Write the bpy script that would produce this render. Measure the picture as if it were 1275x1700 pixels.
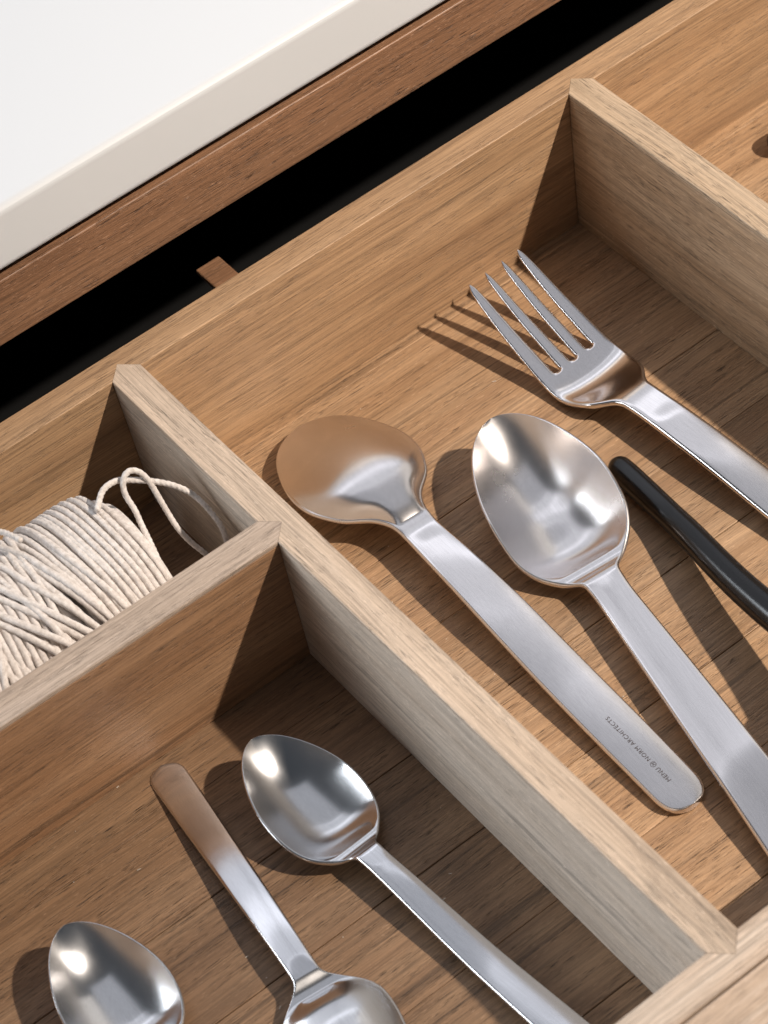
import bpy, bmesh, math, random
import numpy as np
from mathutils import Matrix, Vector
random.seed(7)
MM = 0.001
for o in list(bpy.data.objects): bpy.data.objects.remove(o, do_unlink=True)
S = bpy.context.scene
COL = S.collection

# ------------------------------------------------------------------ camera
cam = bpy.data.cameras.new('camera'); co = bpy.data.objects.new('camera', cam); COL.objects.link(co)
Rm = Matrix(((0.7722666786, 0.5934301917, -0.2268144277), (-0.6286132061, 0.6621231606, -0.4079685739), (-0.0919217833, 0.4576390802, 0.8843737095)))
co.matrix_world = Matrix.Translation(Vector((-150.043, -422.604, 443.004)) * MM) @ Rm.to_4x4()
cam.sensor_fit = 'HORIZONTAL'; cam.sensor_width = 36.0; cam.lens = 3286.3137 / 1275 * 36
cam.shift_x = -(855.539 - 637.5) / 1275; cam.shift_y = (1742.088 - 850) / 1275
cam.clip_start = 0.01; cam.clip_end = 50
cam.dof.use_dof = True; cam.dof.focus_distance = 0.572; cam.dof.aperture_fstop = 26.0
S.camera = co
S.render.resolution_x = 768; S.render.resolution_y = 1024

# ------------------------------------------------------------------ world and lamps
w = bpy.data.worlds.new('World'); S.world = w; w.use_nodes = True
wb = w.node_tree.nodes['Background']; wb.inputs[0].default_value = (0.80, 0.88, 1.0, 1); wb.inputs[1].default_value = 0.075
S.view_settings.view_transform = 'Standard'; S.view_settings.look = 'None'; S.view_settings.exposure = 0; S.view_settings.gamma = 1

def lamp(name, kind, loc, target, energy, color, size=None, size_y=None):
    d = bpy.data.lights.new(name, kind); o = bpy.data.objects.new(name, d); COL.objects.link(o)
    o.location = Vector(loc) * MM; d.energy = energy; d.color = color
    v = (Vector(target) - Vector(loc)).normalized(); o.rotation_euler = v.to_track_quat('-Z', 'Y').to_euler()
    if kind == 'AREA': d.shape = 'RECTANGLE'; d.size = size * MM; d.size_y = size_y * MM
    if kind == 'SPOT': d.shadow_soft_size = size * MM; d.spot_size = math.radians(44.5); d.spot_blend = 1.0
    return o
lamp('warm_side_panel', 'AREA', (1750, 420, 1080), (0, -100, 0), 1.1 * 1.5 * math.pi * .75, (1.0, .93, .86), 1100, 1500)  # added panel in place of a bright warm wall, for the handle reflections
# the low hard light from front right, and the tall bright window behind the cabinet on the left
lamp('key_lamp', 'SPOT', (715.6, -809, 1000), (215, -75, 0), 124, (1.0, 0.882, 0.765), 17)
for x0, x1 in [(-700, 330), (360, 1380)]:
    for z0, z1 in [(560, 1180), (1215, 1900)]:
        lamp('window_light', 'AREA', ((x0 + x1) / 2, 900, (z0 + z1) / 2), ((x0 + x1) / 2, -900, (z0 + z1) / 2 - 900), (x1 - x0) * (z1 - z0) * 2.25e-6, (0.90, 0.92, 1.0), x1 - x0, z1 - z0)
    lamp('overhead_panel', 'AREA', ((x0 + x1) / 2, 180, 1950), ((x0 + x1) / 2, 150, 0), (x1 - x0) * 1350 * 1.35e-6, (0.90, 0.92, 1.0), x1 - x0, 1350)  # added panel overhead, brightens the reflections in tines and bowls

lamp('low_left_window', 'AREA', (-1050, 720, 445), (0, -140, 30), 1.7 * .42 * math.pi * 11.5, (0.88, 0.94, 1.0), 1700, 420)

# ------------------------------------------------------------------ helpers
def tag(o, label=None, cat=None, group=None, kind=None):
    if label: o['label'] = label
    if cat: o['category'] = cat
    if group: o['group'] = group
    if kind: o['kind'] = kind
    return o
def thing(name, label, cat, group=None, loc=(0, 0, 0)):
    o = bpy.data.objects.new(name, None); COL.objects.link(o); o.empty_display_size = .02; o.location = Vector(loc) * MM
    return tag(o, label, cat, group)
def link(name, me, mat, parent=None, smooth=False):
    o = bpy.data.objects.new(name, me); COL.objects.link(o)
    if mat: me.materials.append(mat)
    if parent:
        o.parent = parent; o.location = -Vector(parent.location)
    if smooth: me.polygons.foreach_set('use_smooth', [True] * len(me.polygons))
    return o
def mesh_from(V, Fc, name):
    me = bpy.data.meshes.new(name); me.from_pydata([tuple(v) for v in V], [], [tuple(f) for f in Fc]); me.update(); return me
def prism(name, poly, z0, z1, mat, parent, bev=0.45, seg=3, sharp=()):
    """poly = list of (x, y) in mm, counter clockwise; built round its own centre"""
    bm = bmesh.new(); cx = sum(p[0] for p in poly) / len(poly); cy = sum(p[1] for p in poly) / len(poly)
    lo = [bm.verts.new(((x) * MM, (y) * MM, z0 * MM)) for x, y in poly]; hi = [bm.verts.new(((x) * MM, (y) * MM, z1 * MM)) for x, y in poly]
    bm.faces.new(lo[::-1]); bm.faces.new(hi); n = len(poly)
    for i in range(n): bm.faces.new((lo[i], lo[(i + 1) % n], hi[(i + 1) % n], hi[i]))
    bm.normal_update()
    keep = set(lo[i] for i in sharp) | set(hi[i] for i in sharp)
    if bev: bmesh.ops.bevel(bm, geom=[e for e in bm.edges if not (e.verts[0] in keep or e.verts[1] in keep)], offset=bev * MM, segments=seg, affect='EDGES', profile=.5, clamp_overlap=True)
    me = bpy.data.meshes.new(name); bm.to_mesh(me); bm.free()
    return link(name, me, mat, parent)
def sheen_topped(name, poly, mat, edge_mat, parent, sharp, dz):
    """a board with an added top strip that carries the sky sheen in its colour"""
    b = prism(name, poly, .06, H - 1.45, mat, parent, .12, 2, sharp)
    p = prism('sheen_strip', poly, H - 1.44, H + dz, edge_mat, parent, .32, 3, sharp)
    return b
def box(name, x0, x1, y0, y1, z0, z1, mat, parent, bev=0.45, seg=3):
    return prism(name, [(x0, y0), (x1, y0), (x1, y1), (x0, y1)], z0, z1, mat, parent, bev, seg)

# ------------------------------------------------------------------ materials
class NT:
    def __init__(s, name):
        s.m = bpy.data.materials.new(name); s.m.use_nodes = True; s.t = s.m.node_tree; s.b = s.t.nodes['Principled BSDF']
    def n(s, typ, **kw):
        x = s.t.nodes.new(typ)
        for k, v in kw.items():
            if k.startswith('i_'):
                key = k[2:]; key = int(key) if key.isdigit() else key.replace('_', ' ')
                x.inputs[key].default_value = v
            else: setattr(x, k, v)
        return x
    def l(s, a, b): s.t.links.new(a, b)
def srgb(r, g, b):
    f = lambda c: (c / 255 / 12.92) if c <= 10 else ((c / 255 + .055) / 1.055) ** 2.4
    return (f(r), f(g), f(b), 1)
def wood(name, axis, light, mid, dark, seed=0, rough=.5, streak=1.0, pores=1.0, tone=1.0, coat=.16, rings=1.0, fleck=.25):
    """grain runs along axis; colours are base colours"""
    k = NT(name); tc = k.n('ShaderNodeTexCoord')
    def coords(along, across, off):
        mp = k.n('ShaderNodeMapping'); sc = [across] * 3; sc['XYZ'.index(axis)] = along
        mp.inputs['Scale'].default_value = sc; mp.inputs['Location'].default_value = (seed * 3.7 + off, seed * 1.9 - off, seed * 2.3 + off * .5)
        return mp
    # slight waviness of the grain
    wv = k.n('ShaderNodeTexNoise', i_Scale=1.0, i_Detail=2.0); mpw = coords(9, 22, 1.3); k.l(tc.outputs['Object'], mpw.inputs[0]); k.l(mpw.outputs[0], wv.inputs['Vector'])
    sub = k.n('ShaderNodeVectorMath', operation='SUBTRACT'); sub.inputs[1].default_value = (.5, .5, .5); k.l(wv.outputs['Color'], sub.inputs[0])
    scl = k.n('ShaderNodeVectorMath', operation='SCALE'); scl.inputs['Scale'].default_value = .0045; k.l(sub.outputs[0], scl.inputs[0])
    add = k.n('ShaderNodeVectorMath', operation='ADD'); k.l(tc.outputs['Object'], add.inputs[0]); k.l(scl.outputs[0], add.inputs[1])
    def noise(al, ac, off, det=3.0, rgh=.55, dist=0.0):
        mp = coords(al, ac, off); k.l(add.outputs[0], mp.inputs[0])
        x = k.n('ShaderNodeTexNoise', i_Scale=1.0, i_Detail=det, i_Roughness=rgh, i_Distortion=dist); k.l(mp.outputs[0], x.inputs['Vector']); return x.outputs['Fac']
    def ramp(src, stops):
        r = k.n('ShaderNodeValToRGB'); k.l(src, r.inputs[0]); e = r.color_ramp.elements
        while len(e) < len(stops): e.new(.5)
        for q, (p, c) in zip(e, stops): q.position = p; q.color = c if len(c) == 4 else (*c, 1)
        return r.outputs[0]
    def mix(a, b, f, mode='MIX'):
        x = k.n('ShaderNodeMix', data_type='RGBA', blend_type=mode)
        if isinstance(f, float): x.inputs[0].default_value = f
        else: k.l(f, x.inputs[0])
        for i, v in ((6, a), (7, b)):
            if isinstance(v, tuple): x.inputs[i].default_value = v
            else: k.l(v, x.inputs[i])
        return x.outputs[2]
    g = lambda v: (v, v, v, 1)
    broad = noise(5, 85, 0, 4, .6)
    col = ramp(broad, [(.24, dark), (.47, mid), (.72, light)])
    midf = noise(9, 620, 3, 3, .6)
    col = mix(col, ramp(midf, [(.32, g(.80)), (.5, g(.99)), (.70, g(1.10))]), .9 * streak, 'MULTIPLY')
    fine = noise(30, 2400, 4, 4, .7)
    col = mix(col, ramp(fine, [(.36, g(.62)), (.5, g(.99)), (.66, g(1.20))]), .9 * streak, 'MULTIPLY')
    ring = noise(1.6, 280, 8, 3, .6, .1)      # sparse darker growth lines
    col = mix(col, ramp(ring, [(.34, g(.50)), (.372, g(.80)), (.395, g(1.0))]), .75 * rings, 'MULTIPLY')
    pore = noise(190, 4400, 2, 1, .5)         # short dark pores
    pm = noise(20, 260, 6, 3, .6)
    pmask = ramp(pm, [(.40, g(0)), (.56, g(1))])
    pf = ramp(pore, [(.30, g(1)), (.40, g(0))])
    pf2 = mix(g(0), pf, pmask)
    col = mix(col, tuple([c * .26 for c in dark[:3]] + [1]), mix(g(0), pf2, .85 * pores))
    fl = noise(420, 3600, 11, 1, .5); ff = ramp(fl, [(.66, g(0)), (.74, g(1))])
    col = mix(col, tuple([min(1, c * 1.55 + .05) for c in light[:3]] + [1]), mix(g(0), ff, fleck))
    if tone != 1.0: col = mix(col, g(tone), 1.0, 'MULTIPLY')
    k.l(col, k.b.inputs['Base Color'])
    rr = ramp(fine, [(.3, g(rough + .1)), (.7, g(rough - .06))]); k.l(rr, k.b.inputs['Roughness'])
    k.b.inputs['Specular IOR Level'].default_value = .42
    k.b.inputs['Coat Weight'].default_value = coat; k.b.inputs['Coat Roughness'].default_value = .38
    # relief: pores sunk, fibres
    h1 = k.n('ShaderNodeMath', operation='MULTIPLY'); k.l(pf2, h1.inputs[0]); h1.inputs[1].default_value = -1.0
    h2 = k.n('ShaderNodeMath', operation='ADD'); k.l(h1.outputs[0], h2.inputs[0]); k.l(fine, h2.inputs[1])
    bp = k.n('ShaderNodeBump'); bp.inputs['Strength'].default_value = .8; bp.inputs['Distance'].default_value = .00016; k.l(h2.outputs[0], bp.inputs['Height']); k.l(bp.outputs[0], k.b.inputs['Normal'])
    return k.m
def plain(name, c, rough=.5, metal=0.0, spec=.5, bump=None):
    k = NT(name); k.b.inputs['Base Color'].default_value = c; k.b.inputs['Roughness'].default_value = rough; k.b.inputs['Metallic'].default_value = metal
    k.b.inputs['Specular IOR Level'].default_value = spec
    if bump:
        tc = k.n('ShaderNodeTexCoord'); nz = k.n('ShaderNodeTexNoise', i_Scale=bump[0], i_Detail=4.0); k.l(tc.outputs['Object'], nz.inputs['Vector'])
        b = k.n('ShaderNodeBump'); b.inputs['Strength'].default_value = bump[1]; b.inputs['Distance'].default_value = .0002; k.l(nz.outputs[0], b.inputs['Height']); k.l(b.outputs[0], k.b.inputs['Normal'])
    return k.m
def steel(name, tint, r0, r1, scr=.25, aniso=.5):
    """brushed steel: fine lengthwise brushing (local y), smudges in the gloss"""
    k = NT(name); k.b.inputs['Metallic'].default_value = 1.0
    tc = k.n('ShaderNodeTexCoord')
    mp = k.n('ShaderNodeMapping'); mp.inputs['Scale'].default_value = (4200, 90, 4200); k.l(tc.outputs['Object'], mp.inputs[0])
    br = k.n('ShaderNodeTexNoise', i_Scale=1.0, i_Detail=3.0, i_Roughness=.6); k.l(mp.outputs[0], br.inputs['Vector'])
    sm = k.n('ShaderNodeTexNoise', i_Scale=55.0, i_Detail=4.0, i_Roughness=.6); k.l(tc.outputs['Object'], sm.inputs['Vector'])
    mr = k.n('ShaderNodeMapRange'); mr.inputs['From Min'].default_value = .3; mr.inputs['From Max'].default_value = .7; mr.inputs['To Min'].default_value = r0; mr.inputs['To Max'].default_value = r1
    k.l(sm.outputs[0], mr.inputs[0]); k.l(mr.outputs[0], k.b.inputs['Roughness'])
    vt = k.n('ShaderNodeVectorTransform', vector_type='VECTOR', convert_from='OBJECT', convert_to='WORLD'); vt.inputs[0].default_value = (0, 1, 0); k.b.inputs['Anisotropic Rotation'].default_value = .25
    k.l(vt.outputs[0], k.b.inputs['Tangent']); k.b.inputs['Anisotropic'].default_value = aniso
    cr = k.n('ShaderNodeValToRGB'); cr.color_ramp.elements[0].color = tuple([c * .93 for c in tint[:3]] + [1]); cr.color_ramp.elements[1].color = tint; cr.color_ramp.elements[0].position = .35; cr.color_ramp.elements[1].position = .6
    k.l(br.outputs[0], cr.inputs[0]); k.l(cr.outputs[0], k.b.inputs['Base Color'])
    b = k.n('ShaderNodeBump'); b.inputs['Strength'].default_value = scr; b.inputs['Distance'].default_value = .00002; k.l(br.outputs[0], b.inputs['Height']); k.l(b.outputs[0], k.b.inputs['Normal'])
    return k.m

L1, M1, D1 = (.475, .305, .175, 1), (.39, .24, .130, 1), (.28, .16, .085, 1)      # warm oiled teak
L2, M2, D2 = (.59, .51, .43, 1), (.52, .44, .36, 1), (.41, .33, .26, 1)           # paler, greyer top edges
R1, R2, R3 = (.33, .180, .100, 1), (.26, .135, .072, 1), (.18, .090, .047, 1)     # reddish cabinet rail
M_rear = wood('teak_rear_wall', 'X', L1, M1, D1, 1, .5, pores=.5, rings=.8, fleck=.1)
M_cross = wood('teak_cross_divider', 'X', (.38, .225, .125, 1), (.30, .165, .085, 1), (.20, .105, .054, 1), 5, .5, pores=.8, rings=1.0)
M_div = wood('teak_divider', 'Y', L2, M2, D2, 9, .46, pores=.6, rings=.7, fleck=.6)
M_divr = wood('teak_right_divider', 'Y', (.48, .34, .22, 1), (.40, .27, .165, 1), (.29, .18, .10, 1), 15, .5, pores=.9, rings=.8, fleck=.5)
M_front = wood('teak_front_wall', 'X', L2, (.50, .37, .27, 1), (.40, .28, .19, 1), 21, .5, pores=.3, rings=.5)
M_edge = wood('pale_sheen_edge', 'Y', (.57, .455, .355, 1), (.49, .38, .285, 1), (.36, .26, .18, 1), 41, .46, pores=.7, rings=.6, fleck=.35)  # top strip tones: sky reflection on the divider tops put into colour
M_edger = wood('tan_sheen_edge', 'Y', (.52, .39, .27, 1), (.44, .32, .21, 1), (.32, .21, .13, 1), 47, .46, pores=.9, rings=.7, fleck=.3)
M_edgex = wood('greyish_sheen_edge', 'X', (.50, .40, .325, 1), (.40, .31, .24, 1), (.27, .19, .14, 1), 53, .46, pores=.7, rings=.9, fleck=.3)  # much paler than the cross divider: sky reflection on its top, as colour
M_rail = wood('red_teak_rail', 'X', R1, R2, R3, 27, .5, pores=1.0, rings=.5, fleck=.55)
M_floor = [wood('teak_floor_%s' % n, 'X', tuple([c * t for c in L1[:3]] + [1]), tuple([c * t * s for c, s in zip(M1[:3], (1, .97, .94))] + [1]), tuple([c * t for c in D1[:3]] + [1]), 31 + i * 4, .5, pores=1.1, rings=.9, fleck=.4)
           for i, (n, t) in enumerate([('tan', .92), ('brown', .80), ('honey', .98)])]
M_floorl = [wood('dimmed_teak_floor_%s' % n, 'X', (.29 * t, .177 * t, .098 * t, 1), (.225 * t, .130 * t, .069 * t, 1), (.155 * t, .086 * t, .044 * t, 1), 71 + i * 5, .48, pores=1.3, rings=1.1, fleck=.35) for i, (n, t) in enumerate([('brown', 1.0), ('russet', .92)])]  # same floor darkened: weaker light on the left put into the colour
M_dark = plain('unlit_cabinet_interior', (.012, .012, .012, 1), .95, spec=.0)  # near-black: the shade behind the drawer is put into the colour
M_white = plain('white_countertop', (.615, .635, .655, 1), .42, spec=.45, bump=(900, .04))
M_steel = steel('brushed_steel', (.79, .755, .745, 1), .13, .20, .12, .5)
M_steelb = steel('brushed_steel_bowl', (.78, .75, .745, 1), .21, .28, .12, .7)
M_steelt = steel('teaspoon_steel', (.75, .75, .77, 1), .12, .18, .10, .5)
M_steeltb = steel('teaspoon_bowl_steel', (.72, .72, .73, 1), .16, .23, .10, .8)
M_black = plain('black_coated_metal', (.002, .002, .0025, 1), .22, spec=.45, bump=(2600, .08))
M_brown = plain('dark_brown_handle', (.035, .02, .014, 1), .45, bump=(1200, .1))
M_ink = plain('engraved_letters', (.05, .038, .035, 1), .7, spec=.1)
def cotton():
    k = NT('unbleached_cotton'); tc = k.n('ShaderNodeTexCoord')
    nz = k.n('ShaderNodeTexNoise', i_Scale=700.0, i_Detail=4.0, i_Roughness=.7); k.l(tc.outputs['Object'], nz.inputs['Vector'])
    cr = k.n('ShaderNodeValToRGB'); e = cr.color_ramp.elements; e[0].position = .3; e[0].color = (.50, .45, .41, 1); e[1].position = .62; e[1].color = (.74, .69, .655, 1)
    k.l(nz.outputs[0], cr.inputs[0]); k.l(cr.outputs[0], k.b.inputs['Base Color']); k.b.inputs['Roughness'].default_value = .95; k.b.inputs['Specular IOR Level'].default_value = .1
    k.b.inputs['Sheen Weight'].default_value = .25
    n2 = k.n('ShaderNodeTexNoise', i_Scale=3500.0, i_Detail=3.0); k.l(tc.outputs['Object'], n2.inputs['Vector'])
    b = k.n('ShaderNodeBump'); b.inputs['Strength'].default_value = .6; b.inputs['Distance'].default_value = .00015; k.l(n2.outputs[0], b.inputs['Height']); k.l(b.outputs[0], k.b.inputs['Normal'])
    return k.m
M_cotton = cotton()

# ------------------------------------------------------------------ drawer
H = 46.92; T = 9.84; XR = 167.52; YC = -70.56; YF = -249.87; XL = -178; XE = 330; TIP = 4.9
drawer = thing('wooden_drawer', 'pulled out teak drawer split by dividers into cutlery compartments', 'drawer', loc=(0, -120, 0))
seams = [9.5, -4.2, -35.3, -66.5, -97.3, -127.9, -160.4, -191.3, -222.4, -253.6]
tones = [2, 0, 2, 0, 1, 0, 2, 0, 1]; gaps = [.05, .05, .04, .12, .04, .13, .15, .05, .16, .05]
for i in range(len(seams) - 1):
    y0, y1 = seams[i + 1] + gaps[i + 1], seams[i] - gaps[i]
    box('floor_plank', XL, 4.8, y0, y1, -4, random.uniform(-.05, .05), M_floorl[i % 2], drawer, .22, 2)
    box('floor_plank', 4.9, XE, y0, y1, -4, random.uniform(-.05, .05), M_floor[tones[i]], drawer, .22, 2)
box('underside_board', XL, XE, YF - T, T, -7, -4.1, M_dark, drawer, 0)
# rear wall with a notch for each divider's pointed end
def notch(x, y, d): return [(x, y), (x + T / 2, y + d), (x + T, y)]
rear = [(XL, T)] + [(XL, 0)] + notch(0, 0, TIP) + notch(XR, 0, TIP) + [(XE, 0), (XE, T)]
prism('rear_wall', rear, -4, H, M_rear, drawer, .3, 2, [3, 6])
front = [(XE, YF - T), (XE, YF)] + [(XR + T, YF), (XR + T / 2, YF - TIP), (XR, YF)] + [(T, YF), (T / 2, YF - TIP), (0, YF)] + [(XL, YF), (XL, YF - T)]
prism('front_wall', front, -4, H, M_front, drawer, .3, 2, [3, 6])
box('drawer_front', XL - 20, XE + 20, YF - T - 24, YF - T - .5, -30, H - .15, M_front, drawer, .6, 3)
e = .06
main = [(0, -e), (0, YC + 0)] + [(TIP, YC - T / 2), (0, YC - T)] + [(0, YF + e), (T / 2, YF - TIP + e), (T, YF + e), (T, -e), (T / 2, TIP - e)]
sheen_topped('divider', main, M_div, M_edge, drawer, [2, 5, 8], .03)
right = [(XR, -e), (XR, YF + e), (XR + T / 2, YF - TIP + e), (XR + T, YF + e), (XR + T, -e), (XR + T / 2, TIP - e)]
sheen_topped('divider', right, M_divr, M_edger, drawer, [2, 5], .03)
cross = [(XL, YC - T), (-e, YC - T), (TIP - e, YC - T / 2), (-e, YC), (XL, YC)]
sheen_topped('divider', cross, M_cross, M_edgex, drawer, [2], .02)
box('side_wall', XL - T, XL - .1, YF - T, T, -4, H, M_front, drawer)
box('side_wall', XE + .1, XE + T, YF - T, T, -4, H, M_front, drawer)

# ------------------------------------------------------------------ cabinet behind
cabinet = thing('kitchen_cabinet', 'cabinet with thick white countertop over a red brown wooden rail', 'cabinet', loc=(60, 200, 0))
CY = 32
box('countertop', -600, 900, CY, CY + 640, 70.2, 88.0, M_white, cabinet, 2.3, 6)
box('rail', -600, 900, CY + 1.5, CY + 21, 48.2, 67.0, M_rail, cabinet, .5, 3)
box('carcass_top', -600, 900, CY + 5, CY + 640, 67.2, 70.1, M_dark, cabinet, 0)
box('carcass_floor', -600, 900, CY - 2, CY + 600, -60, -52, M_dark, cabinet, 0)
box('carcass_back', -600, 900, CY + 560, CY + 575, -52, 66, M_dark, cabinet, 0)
# short block sticking out behind the drawer
bx = box('support_block', 55.9, 64.9, 11.0, 50.2, 18.2, 20, M_rail, cabinet, .5, 2); bx.name = 'support_block'

# ------------------------------------------------------------------ cutlery geometry (mm, local x across, y from tip to end, z up)
def pchip(xs, ys, x):
    xs = np.array(xs, float); ys = np.array(ys, float); h = np.diff(xs); d = np.diff(ys) / h; m = np.zeros_like(ys)
    for i in range(1, len(xs) - 1):
        if d[i - 1] * d[i] > 0:
            w1 = 2 * h[i] + h[i - 1]; w2 = h[i] + 2 * h[i - 1]; m[i] = (w1 + w2) / (w1 / d[i - 1] + w2 / d[i])
    m[0] = d[0]; m[-1] = d[-1]
    x = np.asarray(x, float); i = np.clip(np.searchsorted(xs, x) - 1, 0, len(xs) - 2); t = (x - xs[i]) / h[i]
    return (2*t**3-3*t**2+1)*ys[i]+(t**3-2*t**2+t)*h[i]*m[i]+(-2*t**3+3*t**2)*ys[i+1]+(t**3-t**2)*h[i]*m[i+1]
def sstep(a, b, x):
    t = np.clip((x - a) / (b - a), 0, 1); return t * t * (3 - 2 * t)
def smooth1(a, k, n=1):
    for _ in range(n):
        p = np.pad(a, k, mode='reflect', reflect_type='odd'); a = np.convolve(p, np.ones(2*k+1)/(2*k+1), 'valid')
    return a
FR = [.03, .1, .22, .38, .55, .72, .86, .95, 1.04, 1.22]
def spoon_hw(sh, s):
    Lb = sh['Lb']; xs = [f * Lb for f in FR] + [sh['L']]; ys = list(sh['w']) + [sh['We']]
    g = np.linspace(0, sh['L'], 900); f = [y / math.sqrt(x) for x, y in zip(xs, ys)]; f[0] = .5 * (f[0] + f[1])
    ga = pchip([0] + xs, [f[0]] + f, g); gb = smooth1(ga, 32, 2); kk = sstep(Lb * .62, Lb * .84, g); gf = gb * (1 - kk) + smooth1(ga, 5, 2) * kk; w = np.interp(s, g, gf) * np.sqrt(np.maximum(s, 0))
    rc = sh['rc']; t = np.clip((s - (sh['L'] - rc)) / rc, 0, 1)
    return w * np.maximum(1 - t ** 2.6, 0) ** (1 / 2.6)
def samples(sh, nb, nh):
    sb = sh['Lb'] * .5
    a = sb * (1 - np.cos(np.linspace(0, np.pi / 2, nb))); b = np.linspace(sb, sh['Lb'] + 14, int(nb * 1.6))[1:]
    c = np.linspace(sh['Lb'] + 14, sh['L'] - sh['rc'], nh)[1:]; d = sh['L'] - sh['rc'] + sh['rc'] * np.sin(np.linspace(0, np.pi / 2, 22))[1:]
    return np.concatenate([a, b, c, d])
NE = 7
def loft(s, hw, zc, sag, th, n, crown):
    u = -np.cos(np.linspace(0, np.pi, n + 1)); rows = []
    for i in range(len(s)):
        t = th[i] * .5; h = max(hw[i], .02); w = max(h - t, 0.0)
        if h < t: t = t * math.sqrt(h / t)
        x = u * w; z = zc[i] - sag(s[i], u); cz = crown(s[i], u)
        top = np.stack([x, np.full_like(x, s[i]), z + t + cz], 1); bot = np.stack([x, np.full_like(x, s[i]), z - t - cz], 1)[::-1]
        ph = np.linspace(np.pi / 2, -np.pi / 2, NE + 2)[1:-1]; er = min(t, h)
        tr = np.stack([w + er * np.cos(ph), np.full(NE, s[i]), z[-1] + t * np.sin(ph)], 1)
        tl = np.stack([-w - er * np.cos(ph), np.full(NE, s[i]), z[0] + t * np.sin(ph)], 1)[::-1]
        rows.append(np.concatenate([top, tr, bot, tl]))
    return np.array(rows)
def spoon_rows(sh, nb=70, nh=44, n=30):
    s = samples(sh, nb, nh); hw = spoon_hw(sh, s); Lb = sh['Lb']; L = sh['L']
    zx = [0, Lb * .5, Lb * .97, Lb * .97 + 4, Lb + L * .08, (Lb + L) * .55, L]; zz = list(sh['z'][:3]) + [sh['z'][3] + sh.get('kink', .35)] + list(sh['z'][3:])
    g = np.linspace(0, L, 900); gz = smooth1(pchip(zx, zz, g), 5, 2); zc = np.interp(s, g, gz)
    gt = smooth1(pchip([0, Lb * .7, Lb, Lb + 15, L], [sh['t0'], sh['t0'], sh['t1'], sh['t1'], sh['t1']], g), 8, 1); th = np.interp(s, g, gt)
    D = sh['D']; le = Lb * sh.get('le', .93)
    def sag(si, q):
        tau = 2 * (si / le) ** sh.get('warp', 1.0) - 1
        if abs(tau) >= 1: return 0 * q
        gg = (1 - abs(tau) ** 2.0) if tau < 0 else (1 - abs(tau) ** sh.get('pe', 2.6))
        return D * gg * np.maximum(1 - np.abs(q) ** (2.15 + sh.get('flat', 0) * float(sstep(.45, .9, si / Lb))), 0)
    def crown(si, q): return sh.get('cr', 0) * float(sstep(Lb + 2, Lb + 9, si)) * (1 - np.abs(q) ** 2.4)
    return s, loft(s, hw, zc, sag, th, n, crown)
def pose(P, ox, oy, ang, flip=False, pitch=0., roll=0., z=0.):
    P = P.copy()
    M = Matrix.Identity(3)
    if flip: M = Matrix(((-1, 0, 0), (0, 1, 0), (0, 0, -1)))
    c, s_ = math.cos(roll), math.sin(roll); M = Matrix(((c, 0, s_), (0, 1, 0), (-s_, 0, c))) @ M
    c, s_ = math.cos(pitch), math.sin(pitch); M = Matrix(((1, 0, 0), (0, c, -s_), (0, s_, c))) @ M
    hx, hy = math.cos(ang), math.sin(ang); M = Matrix(((hy, hx, 0), (-hx, hy, 0), (0, 0, 1))) @ M
    return Matrix.Translation(Vector((ox, oy, z)) * MM) @ M.to_4x4()
def grid_faces(nr, nc, off=0, closed=True):
    F = []
    for i in range(nr - 1):
        for j in range(nc if closed else nc - 1):
            a = off + i * nc + j; b = off + i * nc + (j + 1) % nc; F.append((a, b, b + nc, a + nc))
    return F
def vert_normals(V, Fc):
    me = mesh_from(V, Fc, 'tmp'); N = np.zeros(len(V) * 3); me.vertices.foreach_get('normal', N); bpy.data.meshes.remove(me); return N.reshape(-1, 3)
def split_part(name, V, Fc, N, sel, mat, root):
    """a part made of the faces in sel that keeps the normals of the whole forging"""
    idx = {}; vs = []; fs = []
    for f in (Fc[i] for i in sel):
        q = []
        for v in f:
            if v not in idx: idx[v] = len(vs); vs.append(v)
            q.append(idx[v])
        fs.append(q)
    me = mesh_from(V[vs] , fs, name); me.polygons.foreach_set('use_smooth', [True] * len(me.polygons))
    me.normals_split_custom_set_from_vertices([tuple(N[v]) for v in vs])
    me.materials.append(mat); o = bpy.data.objects.new(name, me); COL.objects.link(o); o.parent = root
    return o
def make_spoon(name, label, group, sh, ps, mats, flip):
    s, R = spoon_rows(sh); nr, nc = R.shape[:2]; V = R.reshape(-1, 3) * MM
    root = thing(name, label, 'spoon', group); root.matrix_world = pose(V, *ps[:3], flip=flip, pitch=ps[3] if flip else 0, roll=ps[4], z=ps[5])
    Fc = grid_faces(nr, nc)
    Fc = [f[::-1] for f in Fc]
    Fc.append(tuple(range(nc))); Fc.append(tuple(range((nr - 1) * nc, nr * nc))[::-1])
    N = vert_normals(V, Fc)
    cut = int(np.searchsorted(s, sh['Lb'] * 1.04)); nf = (nr - 1) * nc
    bowl = [i for i in range(nf) if i // nc < cut] + [nf]; hand = [i for i in range(nf) if i // nc >= cut] + [nf + 1]
    split_part('bowl', V, Fc, N, bowl, mats[0], root); split_part('handle', V, Fc, N, hand, mats[1], root)
    return root, s, R
def shape(q, t0, t1, rc, **kw): return dict(L=q[0], Lb=q[1], w=list(q[2:12]), We=q[12], z=q[13:19], D=q[19], t0=t0, t1=t1, rc=rc, **kw)
SP2 = [181.411, 61.057, 5.416, 10.119, 13.769, 17.307, 18.786, 19.085, 15.7, 11.0, 5.75, 5.454, 8.565, 14.832, 14.7, 5.898, 7.078, 7.131, 4.008, 13.4, 87.764, -59.494, -1.764, 0.0, 0.129, 0.0]
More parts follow.
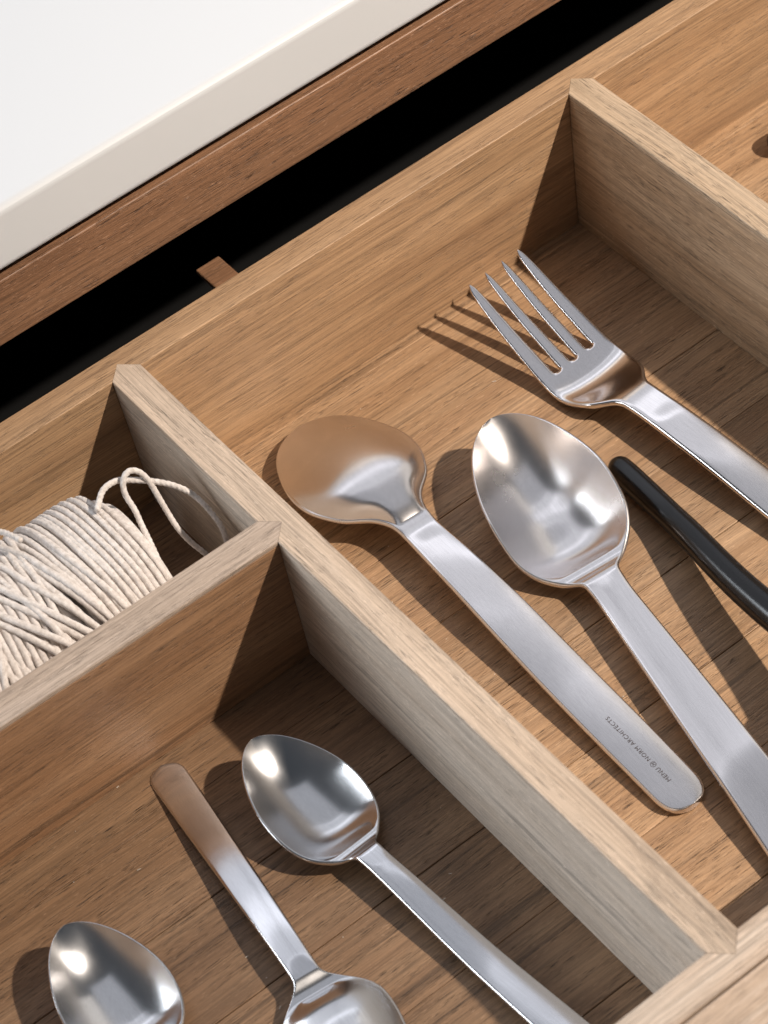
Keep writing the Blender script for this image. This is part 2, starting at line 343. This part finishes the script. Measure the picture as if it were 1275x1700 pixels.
SP1 = [183.748, 60.238, 8.593, 12.611, 16.909, 20.622, 20.937, 17.0, 8.4, 6.1, 5.7, 6.2, 7.311, 11.4, 7.4, 4.6, 5.0, 8.8, 11.23, 7.6, 48.761, -10.742, -1.589, -0.009, -0.046, 14.387]
TE2 = [131.59, 44.201, 4.2, 7.6, 11.0, 13.942, 15.171, 14.607, 11.864, 8.167, 3.92, 3.773, 5.637, 12.65, 8.71, 4.512, 6.878, 3.752, 4.23, 8.0, -34.59, -103.002, -1.49, 0.0, -0.074, 0.0]
TE1 = [132.507, 44.46, 4.4, 7.803, 11.155, 13.603, 15.209, 15.736, 12.579, 7.957, 4.0, 4.0, 5.5, 10.473, 9.429, 5.748, 3.4, 5.9, 8.6, 7.5, -70.32, -214.336, 1.449, -0.024, -0.001, 11.129]
TE3 = [131.59, 43.784, 4.2, 7.6, 11.0, 13.864, 15.364, 14.74, 11.747, 8.029, 3.934, 3.773, 5.637, 12.603, 8.871, 4.581, 6.878, 3.752, 4.23, 8.0, -105.551, -117.357, -1.603, 0.0, -0.053, 0.0]
make_spoon('large_spoon', 'large steel spoon lying bowl up between the engraved spoon and the fork', 'large steel spoons', shape(SP2, 1.6, 2.3, 9, cr=.27), SP2[20:], (M_steelb, M_steel), False)
sp1, s1, R1_ = make_spoon('large_spoon', 'large steel spoon lying face down with small engraved lettering on its handle', 'large steel spoons', shape(SP1, 1.6, 2.3, 9, cr=.27, kink=.05, warp=1.25, pe=2.0, le=.97, flat=2.6), SP1[20:], (M_steelb, M_steel), True)
make_spoon('teaspoon', 'teaspoon lying bowl up right beside the pale long divider', 'steel teaspoons', shape(TE2, 1.4, 1.8, 6, cr=.24), TE2[20:], (M_steeltb, M_steelt), False)
make_spoon('teaspoon', 'teaspoon lying face down with its rounded handle end pointing to the cross divider', 'steel teaspoons', shape(TE1, 1.4, 1.8, 6, cr=.24), TE1[20:], (M_steeltb, M_steelt), True)
make_spoon('teaspoon', 'teaspoon lying bowl up nearest the lower left corner', 'steel teaspoons', shape(TE3, 1.4, 1.8, 6, cr=.24), TE3[20:], (M_steeltb, M_steelt), False)

# engraved lettering on the back of the face-down spoon
def curve_text(body, size):
    cu = bpy.data.curves.new('t', 'FONT'); cu.body = body; cu.size = size; cu.space_character = 1.12; cu.resolution_u = 3
    o = bpy.data.objects.new('t', cu); COL.objects.link(o); dg = bpy.context.evaluated_depsgraph_get(); me = bpy.data.meshes.new_from_object(o.evaluated_get(dg)); bpy.data.objects.remove(o)
    return me
def engraving(parent, s, R):
    spoon_hw_cache = np.max(R[:, :, 0], axis=1); nb = 31; zi = R[:, nb + NE + nb // 2, 2]      # under side centre line height (which faces up)
    V = []; Fc = []; pen = 0.0; size = 2.35
    def put(me, dx, sx=1.0, shear=0.0):
        off = len(V); vs = [v.co.copy() for v in me.vertices]
        for v in vs: V.append((dx + v.x * sx + v.y * shear, v.y))
        for p in me.polygons: Fc.append([off + i for i in p.vertices])
        return max(v.x for v in vs) * sx
    pen += put(curve_text('MENU', size), pen) + 1.0
    rc = 1.12; ctr = (pen + rc, size * .34); off = len(V); K = 40
    for k in range(K):
        a = 2 * math.pi * k / K
        for r in (rc, rc - .15): V.append((ctr[0] + r * math.cos(a), ctr[1] + r * math.sin(a)))
    for k in range(K):
        a = off + 2 * k; b = off + 2 * ((k + 1) % K); Fc.append([a, b, b + 1, a + 1])
    put(curve_text('M', size * .8), pen + .42, .82, .25); pen += 2 * rc + .9
    pen += put(curve_text('NORM', size), pen) + 1.1
    pen += put(curve_text('ARCHITECTS', size), pen)
    k = 26.6 / pen; out = []
    for x, y in V:
        yy = 174.3 - x * k; lx = -(y * k) * 1.0       # runs from the handle end towards the bowl
        hwid = float(np.interp(yy, s, spoon_hw_cache)); xx = .15 + lx; z = float(np.interp(yy, s, zi)) + .27 * abs(min(1, xx / (hwid - 1.1))) ** 2.4 - .04
        out.append((xx, yy, z))
    me = mesh_from(np.array(out) * MM, Fc, 'engraving'); me.materials.append(M_ink)
    o = bpy.data.objects.new('engraving', me); COL.objects.link(o); o.parent = parent
engraving(sp1, s1, R1_)

# ------------------------------------------------------------------ fork
FK = [180.32, 67.89, 9.88, 12.6, 13.9, 9.6, 6.0, 6.1, 6.05, 6.6, 6.7, 18.82, 8.3, 2.3, 5.74, 7.98, 8.12, 7.67, 4.02, 3.0, 1.97, 123.31, -14.23, -1.51, 0.01]
def make_fork():
    L, Lb = FK[0], FK[1]; wx = [f * Lb for f in (0, .3, .6, .78, .9, 1.0, 1.08, 1.25)] + [L]; wy = FK[2:10] + [FK[10]]
    g = np.linspace(0, L, 900)
    gw = smooth1(pchip(wx, [10.3, 12.2, 13.7, 11.2, 5.9, 5.7, 5.8, 6.0, 6.8], g), 6, 2)
    zx = [0, Lb * .33, Lb * .62, Lb * .8, Lb * .93, Lb * 1.06, Lb * 1.3, (Lb + L) * .55, L]
    gz = smooth1(pchip(zx, FK[11:20], g), 12, 2); gt = pchip([0, 30, 60, L], [1.3, 2.0, 2.6, 2.3], g)
    rc = 9; s0 = 34.8; r = 1.25
    sA = np.concatenate([np.linspace(0, s0 - r, 40), s0 - r + r * np.sin(np.linspace(0, np.pi / 2, 12))[1:]])
    sB = np.concatenate([np.linspace(s0, 95, 70), np.linspace(95, L - rc, 40)[1:], L - rc + rc * np.sin(np.linspace(0, np.pi / 2, 20))[1:]])
    def W(s):
        t = np.clip((s - (L - rc)) / rc, 0, 1); return np.interp(s, g, gw) * max(1 - t ** 2.6, 0) ** (1 / 2.6)
    def Z(s): return float(np.interp(s, g, gz))
    def TH(s): return float(np.interp(s, g, gt))
    def sag(s, x):
        tau = (s - 47) / 12.0; q = max(0, 1 - tau * tau) ** 1.4; return 1.1 * q * (1 - min(1, abs(x) / max(W(s), .1)) ** 2) ** .9
    cs = [-1, -.5, 0, .5, 1]; NCOL = 12
    V = []; Fc = []; grp = []
    def ring(s, xl, xr, rl, rr):
        """one closed cross section between xl and xr; rl, rr how round its two edges are"""
        t = TH(s) * .5; e = min(t, (xr - xl) * .5 * .9); pts = []
        for k in range(5):
            a = k / 4 * math.pi / 2; pts.append((xl + e * (1 - math.cos(a)), 1 - (1 - (.1 + .9 * math.sin(a))) * rl))
        x0, x1 = xl + e, xr - e
        for k in (1, 2, 3): pts.append((x0 + (x1 - x0) * k / 4, 1.0))
        for k in range(4, -1, -1):
            a = k / 4 * math.pi / 2; pts.append((xr - e * (1 - math.cos(a)), 1 - (1 - (.1 + .9 * math.sin(a))) * rr))
        zc = lambda x: Z(s) - sag(s, x)
        cr = lambda x: .4 * float(sstep(70, 78, s)) * (1 - min(1, abs(x) / max(W(s), .1)) ** 2.4)
        return [(x, s, zc(x) + (t + cr(x)) * f) for x, f in pts] + [(x, s, zc(x) - (t + cr(x)) * f) for x, f in pts[::-1]]
    nc = 2 * (NCOL + 1)
    tip = [-9.9, -3.35, 3.35, 9.9]
    for c in range(4):
        off = len(V); g0 = len(Fc)
        for s in sA:
            w = W(s); q = s / s0
            h = r if s <= s0 - r else r * math.sqrt(max(0, 1 - ((s - (s0 - r)) / r) ** 2))
            b = [-w, -.5 * W(s0) * 1.0, 0, .5 * W(s0), w]
            xl = -W(s0) if c == 0 else (c - 2) * W(s0) * .5 + h; xr = W(s0) if c == 3 else (c - 1) * W(s0) * .5 - h
            # taper to a point at the tip
            cx0 = (xl + xr) / 2 * (1 - 0) ; hwid = (xr - xl) / 2
            xc = tip[c] + (cx0 - tip[c]) * q ** .9; wid = hwid * (.11 + .89 * min(1, q * 1.02) ** .40)
            if s > s0 - r * 1.2:
                k = min(1, (s - (s0 - r * 1.2)) / (r * .2)); xc = xc * (1 - k) + cx0 * k; wid = wid * (1 - k) + hwid * k
            if s < 1.0: wid *= math.sqrt(max(.04, s / 1.0))
            V += ring(s, xc - wid, xc + wid, 1.0 if c == 0 else min(1, h / r * 1.6), 1.0 if c == 3 else min(1, h / r * 1.6))
        n = len(sA)
        for i in range(n - 1):
            for j in range(nc):
                a = off + i * nc + j; b_ = off + i * nc + (j + 1) % nc; Fc.append((a, a + nc, b_ + nc, b_)); grp.append('tine%d' % c)
        Fc.append(tuple(range(off, off + nc))[::1]); grp.append('tine%d' % c)
    # solid plate behind the slots, same columns
    for c in range(4):
        off = len(V)
        for s in sB:
            w = W(s); xl = (c - 2) * w * .5; xr = (c - 1) * w * .5
            V += ring(s, xl, xr, 1.0 if c == 0 else 0, 1.0 if c == 3 else 0)
        n = len(sB)
        for i in range(n - 1):
            for j in range(nc):
                if j == NCOL and c != 3: continue          # inner side walls are not there
                if j == nc - 1 and c != 0: continue
                a = off + i * nc + j; b_ = off + i * nc + (j + 1) % nc; Fc.append((a, a + nc, b_ + nc, b_)); grp.append('head' if sB[i] < 72 else 'handle')
        a = off + (n - 1) * nc; Fc.append(tuple(range(a, a + nc))[::-1]); grp.append('handle')
    V = np.array(V)
    # weld the columns so that the normals run on across them
    key = {}; rep = []
    for i, v in enumerate(V):
        kk = (round(v[0], 2), round(v[1], 2), round(v[2], 2)); rep.append(key.setdefault(kk, i))
    F2 = []; G2 = []
    for f, q in zip(Fc, grp):
        f2 = []
        for v in f:
            if rep[v] not in f2: f2.append(rep[v])
        if len(f2) >= 3: F2.append(tuple(f2)); G2.append(q)
    root = thing('fork', 'large four-tined steel fork lying tines up beside the right divider', 'fork'); root.matrix_world = pose(V, *FK[21:24], roll=FK[24])
    V = V * MM; N = vert_normals(V, F2)
    for nm in ('tine0', 'tine1', 'tine2', 'tine3', 'head', 'handle'):
        split_part(nm.rstrip('0123'), V, F2, N, [i for i, q in enumerate(G2) if q == nm], M_steel, root)
make_fork()

# ------------------------------------------------------------------ tubes: black tool, twine
def tube(path, rad, nseg, twist=0.0, lobes=0, amp=0.0, squash=None):
    P = np.array(path, float); T_ = np.gradient(P, axis=0); T_ /= np.linalg.norm(T_, axis=1)[:, None]
    up = np.array([0, 0, 1.0]); n0 = np.cross(T_[0], up); n0 = n0 / (np.linalg.norm(n0) + 1e-9)
    d = np.concatenate([[0], np.cumsum(np.linalg.norm(np.diff(P, axis=0), axis=1))]); V = []
    th = np.linspace(0, 2 * np.pi, nseg, endpoint=False)
    for i in range(len(P)):
        n0 = n0 - T_[i] * (n0 @ T_[i]); n0 /= np.linalg.norm(n0); b0 = np.cross(T_[i], n0)
        r = (rad[i] if hasattr(rad, '__len__') else rad) * (1 + amp * np.abs(np.cos(lobes * .5 * (th - twist * d[i]))) - amp * .6)
        sq = squash[i] if squash is not None else 1
        V.append(P[i] + np.outer(r * np.cos(th), n0) + np.outer(r * np.sin(th) * sq, b0))
    V = np.array(V).reshape(-1, 3); F = grid_faces(len(P), nseg); F.append(tuple(range(nseg))[::-1]); F.append(tuple(range((len(P) - 1) * nseg, len(P) * nseg)))
    return V, F
def spl(pts, n):
    P = np.array(pts, float); d = np.concatenate([[0], np.cumsum(np.linalg.norm(np.diff(P, axis=0), axis=1))]); x = np.linspace(0, d[-1], n)
    return np.stack([smooth1(pchip(d, P[:, k], x), max(1, n // 60), 2) for k in range(P.shape[1])], 1)
tool = thing('utensil', 'slim matt black curved utensil handle between the bowl-up spoon and the fork', 'utensil', loc=(104, -120, 0))
q = spl([(106.9, -87.8, 4.2, 3.0), (106.6, -92, 4.3, 3.9), (105.9, -102, 4.6, 4.0), (104.6, -116, 5.6, 3.9), (103.0, -127, 7.2, 4.1), (100.9, -138.4, 9.0, 4.25), (98.8, -151.3, 11.0, 4.4), (97, -166, 13.6, 4.6), (95.2, -185, 17.5, 4.7), (93, -205, 23, 4.6), (91, -228, 33, 4.5), (89.5, -252, 50, 4.5), (88.6, -275, 58, 4.5)], 160)
t_ = np.linspace(0, 1, 160); q[:, 3] *= np.minimum(1, np.sqrt(np.clip(t_ / .015, 0.02, 1)))
V, F = tube(q[:, :3], q[:, 3], 24); V *= MM
link('handle', mesh_from(V, F, 'handle'), M_black, tool, True)
hb = spl([(93.5, -192, 18, 1.5), (92.6, -198, 20, 9), (91.5, -208, 22, 13), (89.5, -225, 28, 15), (88.5, -240, 36, 12), (88, -247, 41, 2)], 50)
V, F = tube(hb[:, :3], hb[:, 3], 24, squash=[.12] * 50); V *= MM
link('head', mesh_from(V, F, 'head'), M_black, tool, True)
brown = thing('utensil', 'dark rounded utensil tip at the right edge beyond the right divider', 'utensil', loc=(240, -20, 0))
q = spl([(231.2, -20.2, 4, 1.0), (232.2, -20.4, 4, 3.4), (236, -21, 4.2, 5), (246, -22.5, 4.6, 5.4), (270, -26, 5, 5), (310, -32, 5, 5)], 60)
V, F = tube(q[:, :3], q[:, 3], 20, squash=[.8] * 60); V *= MM
link('handle', mesh_from(V, F, 'handle'), M_brown, brown, True)

# ------------------------------------------------------------------ twine bundle
twine = thing('twine_bundle', 'thick bundle of wound off-white cotton twine with loose loops in the small compartment', 'twine', loc=(-60, -36, 0))
TR = .98
YB, ZB = -41.0, 21.0
def loop_path(x0, tilt, ph, RY, RZ, wob, a0=-1.2, a1=4.3, n=210, seed=0, xtra=0.0, bow=0.0):
    rnd = random.Random(seed); p1, p2 = rnd.uniform(0, 6), rnd.uniform(0, 6); out = []
    for a in np.linspace(a0, a1, n):
        # a = 0 towards -Y (camera side), pi/2 at the top, pi towards +Y
        ca, sa = math.cos(a), math.sin(a)      # a rounded square rather than a circle
        y = max(-69.2, YB - RY * math.copysign(abs(ca) ** .80, ca)); z = ZB + RZ * .97 * math.copysign(abs(sa) ** .80, sa)
        x = x0 + tilt * math.cos(a + ph) + wob * math.sin(a * 2.1 + p1) + .3 * wob * math.sin(a * 5 + p2) + bow * math.sin(a)
        out.append((x, y, z))
    return out
def winding(path, r=TR):
    V, F = tube(path, r, 12, twist=.62 / r, lobes=3, amp=.12); V *= MM
    return link('winding', mesh_from(V, F, 'winding'), M_cotton, twine, True)
def bulge(x):    # bundle is a little thinner at its end
    t = np.clip((x + 24) / -9, 0, 1); return 21.0 + 2.4 * math.sin(t * math.pi / 2) + .8 * math.sin(x * .13)
x = -25.6; k = 0
while x > -150:                     # neat first layer
    R0 = bulge(x); tilt = .6 if x > -50 else -3.5
    winding(loop_path(x, tilt, .1, R0, R0, .12, seed=k)); x -= 2.05 + random.uniform(-.05, .08); k += 1
for i in range(10):                 # second layer, right group, straight
    x0 = -28.4 - i * 2.08; R0 = bulge(x0) + 1.7; winding(loop_path(x0, .8 + .25 * i, .15, R0, R0, .15, seed=100 + i))
for i in range(11):                 # crossing layer in the middle, leaning over
    x0 = -47.5 - i * 2.25 + random.uniform(-.3, .3); R0 = bulge(x0) + 2.0 + (i % 3) * .45; winding(loop_path(x0, 5.6 + random.uniform(-1.4, 1.8), .5 + random.uniform(-.1, .1), R0, R0, .4, seed=200 + i))
for i in range(28):                 # left group, leaning the other way
    x0 = -55.5 - i * 2.06; R0 = bulge(x0) + 3.4; winding(loop_path(x0, -4.2, .25, R0, R0, .15, seed=300 + i))
for i, (x0, tl, ex) in enumerate([(-38.5, 3.8, 4.2), (-43, 6.0, 4.7), (-50, 8.5, 5.2), (-55, 9.0, 5.6), (-61, 3.0, 6.2), (-63, 13, 5.6), (-70, 14, 6.2), (-78, 12, 5.0), (-84, 15, 5.6)]):
    R0 = 22.2 + ex * .85; winding(loop_path(x0, tl, .3, R0, R0, .6, seed=400 + i))
for i, (x0, tl, ex) in enumerate([(-66, 17, 6.6), (-74, -11, 6.8), (-58, 15, 6.6)]):
    R0 = 22.2 + ex * .85; winding(loop_path(x0, tl, .45, R0, R0, .8, seed=500 + i))
# core that the strands are wound on
V = []; Fc = []
core = [(-23.4, YB, ZB), (-60, YB, ZB), (-150, YB, ZB)]
V, F = tube(spl(core, 20), 21.4, 48); V *= MM
link('core', mesh_from(V, F, 'core'), M_cotton, twine, True)
# loose loops standing off the right end
def loose(pts, r=TR):
    V, F = tube(spl(pts, 260), r, 12, twist=1.15 / r, lobes=3, amp=.20); V *= MM
    link('loose_loop', mesh_from(V, F, 'loose_loop'), M_cotton, twine, True)
loose([(-30, -38, 48), (-24.3, -33.3, 48.6), (-19.8, -32.4, 47.6), (-16.1, -33.6, 46.0), (-11.4, -36.2, 44.0), (-7.3, -39.7, 42.0), (-4.3, -43.2, 39.0), (-3.1, -47.2, 36.0), (-2.8, -51.8, 33.0), (-3.7, -55.0, 29.0), (-5.1, -57.3, 24.0), (-9, -60, 14)], .80)
loose([(-27, -60, 22), (-24.6, -56, 32), (-22.4, -48, 38), (-20.7, -41.0, 40), (-20.1, -38.9, 42), (-20.4, -36.5, 45), (-19.3, -34.6, 48), (-16.5, -33.8, 50), (-13.9, -34.5, 48.6), (-12.3, -36.2, 44.0), (-12.1, -39.2, 38.0), (-12.0, -42.4, 33.0), (-10.9, -45.7, 28.0), (-8.1, -49.3, 22.0), (-5.8, -53, 14.0), (-6, -58, 6)], .80)
loose([(-64, -30, 52), (-60, -22, 50), (-58.5, -17, 47), (-64, -12, 44), (-74, -10, 42), (-86, -12, 42)], .80)
loose([(-52.0, -36, 52.0), (-53.5, -29.8, 51), (-57.5, -23, 49.0), (-64, -15, 46), (-72, -11, 43)], .80)

# ------------------------------------------------------------------ lint and sawdust specks on the drawer floor
bm = bmesh.new(); rnd = random.Random(5)
M_lint = plain('pale_lint', (.75, .70, .62, 1), .8)
for i in range(90):
    x, y = rnd.uniform(-140, 150), rnd.uniform(-235, -5)
    l = rnd.choice([.18, .22, .3, .9]) * rnd.uniform(.7, 1.5); wd = rnd.uniform(.06, .14); a = rnd.gauss(0, .7)
    vs = []
    for z in (.1, .1 + wd):
        for sx, sy in ((-1, -1), (1, -1), (1, 1), (-1, 1)):
            px, py = sx * l / 2, sy * wd / 2; vs.append(bm.verts.new(((x + px * math.cos(a) - py * math.sin(a)) * MM, (y + px * math.sin(a) + py * math.cos(a)) * MM, z * MM)))
    for f in ((0, 3, 2, 1), (4, 5, 6, 7), (0, 1, 5, 4), (1, 2, 6, 5), (2, 3, 7, 6), (3, 0, 4, 7)): bm.faces.new([vs[j] for j in f])
me = bpy.data.meshes.new('lint'); bm.to_mesh(me); bm.free()
tag(link('lint', me, M_lint), 'pale specks and short fibres of lint scattered on the drawer floor', 'lint', kind='stuff')
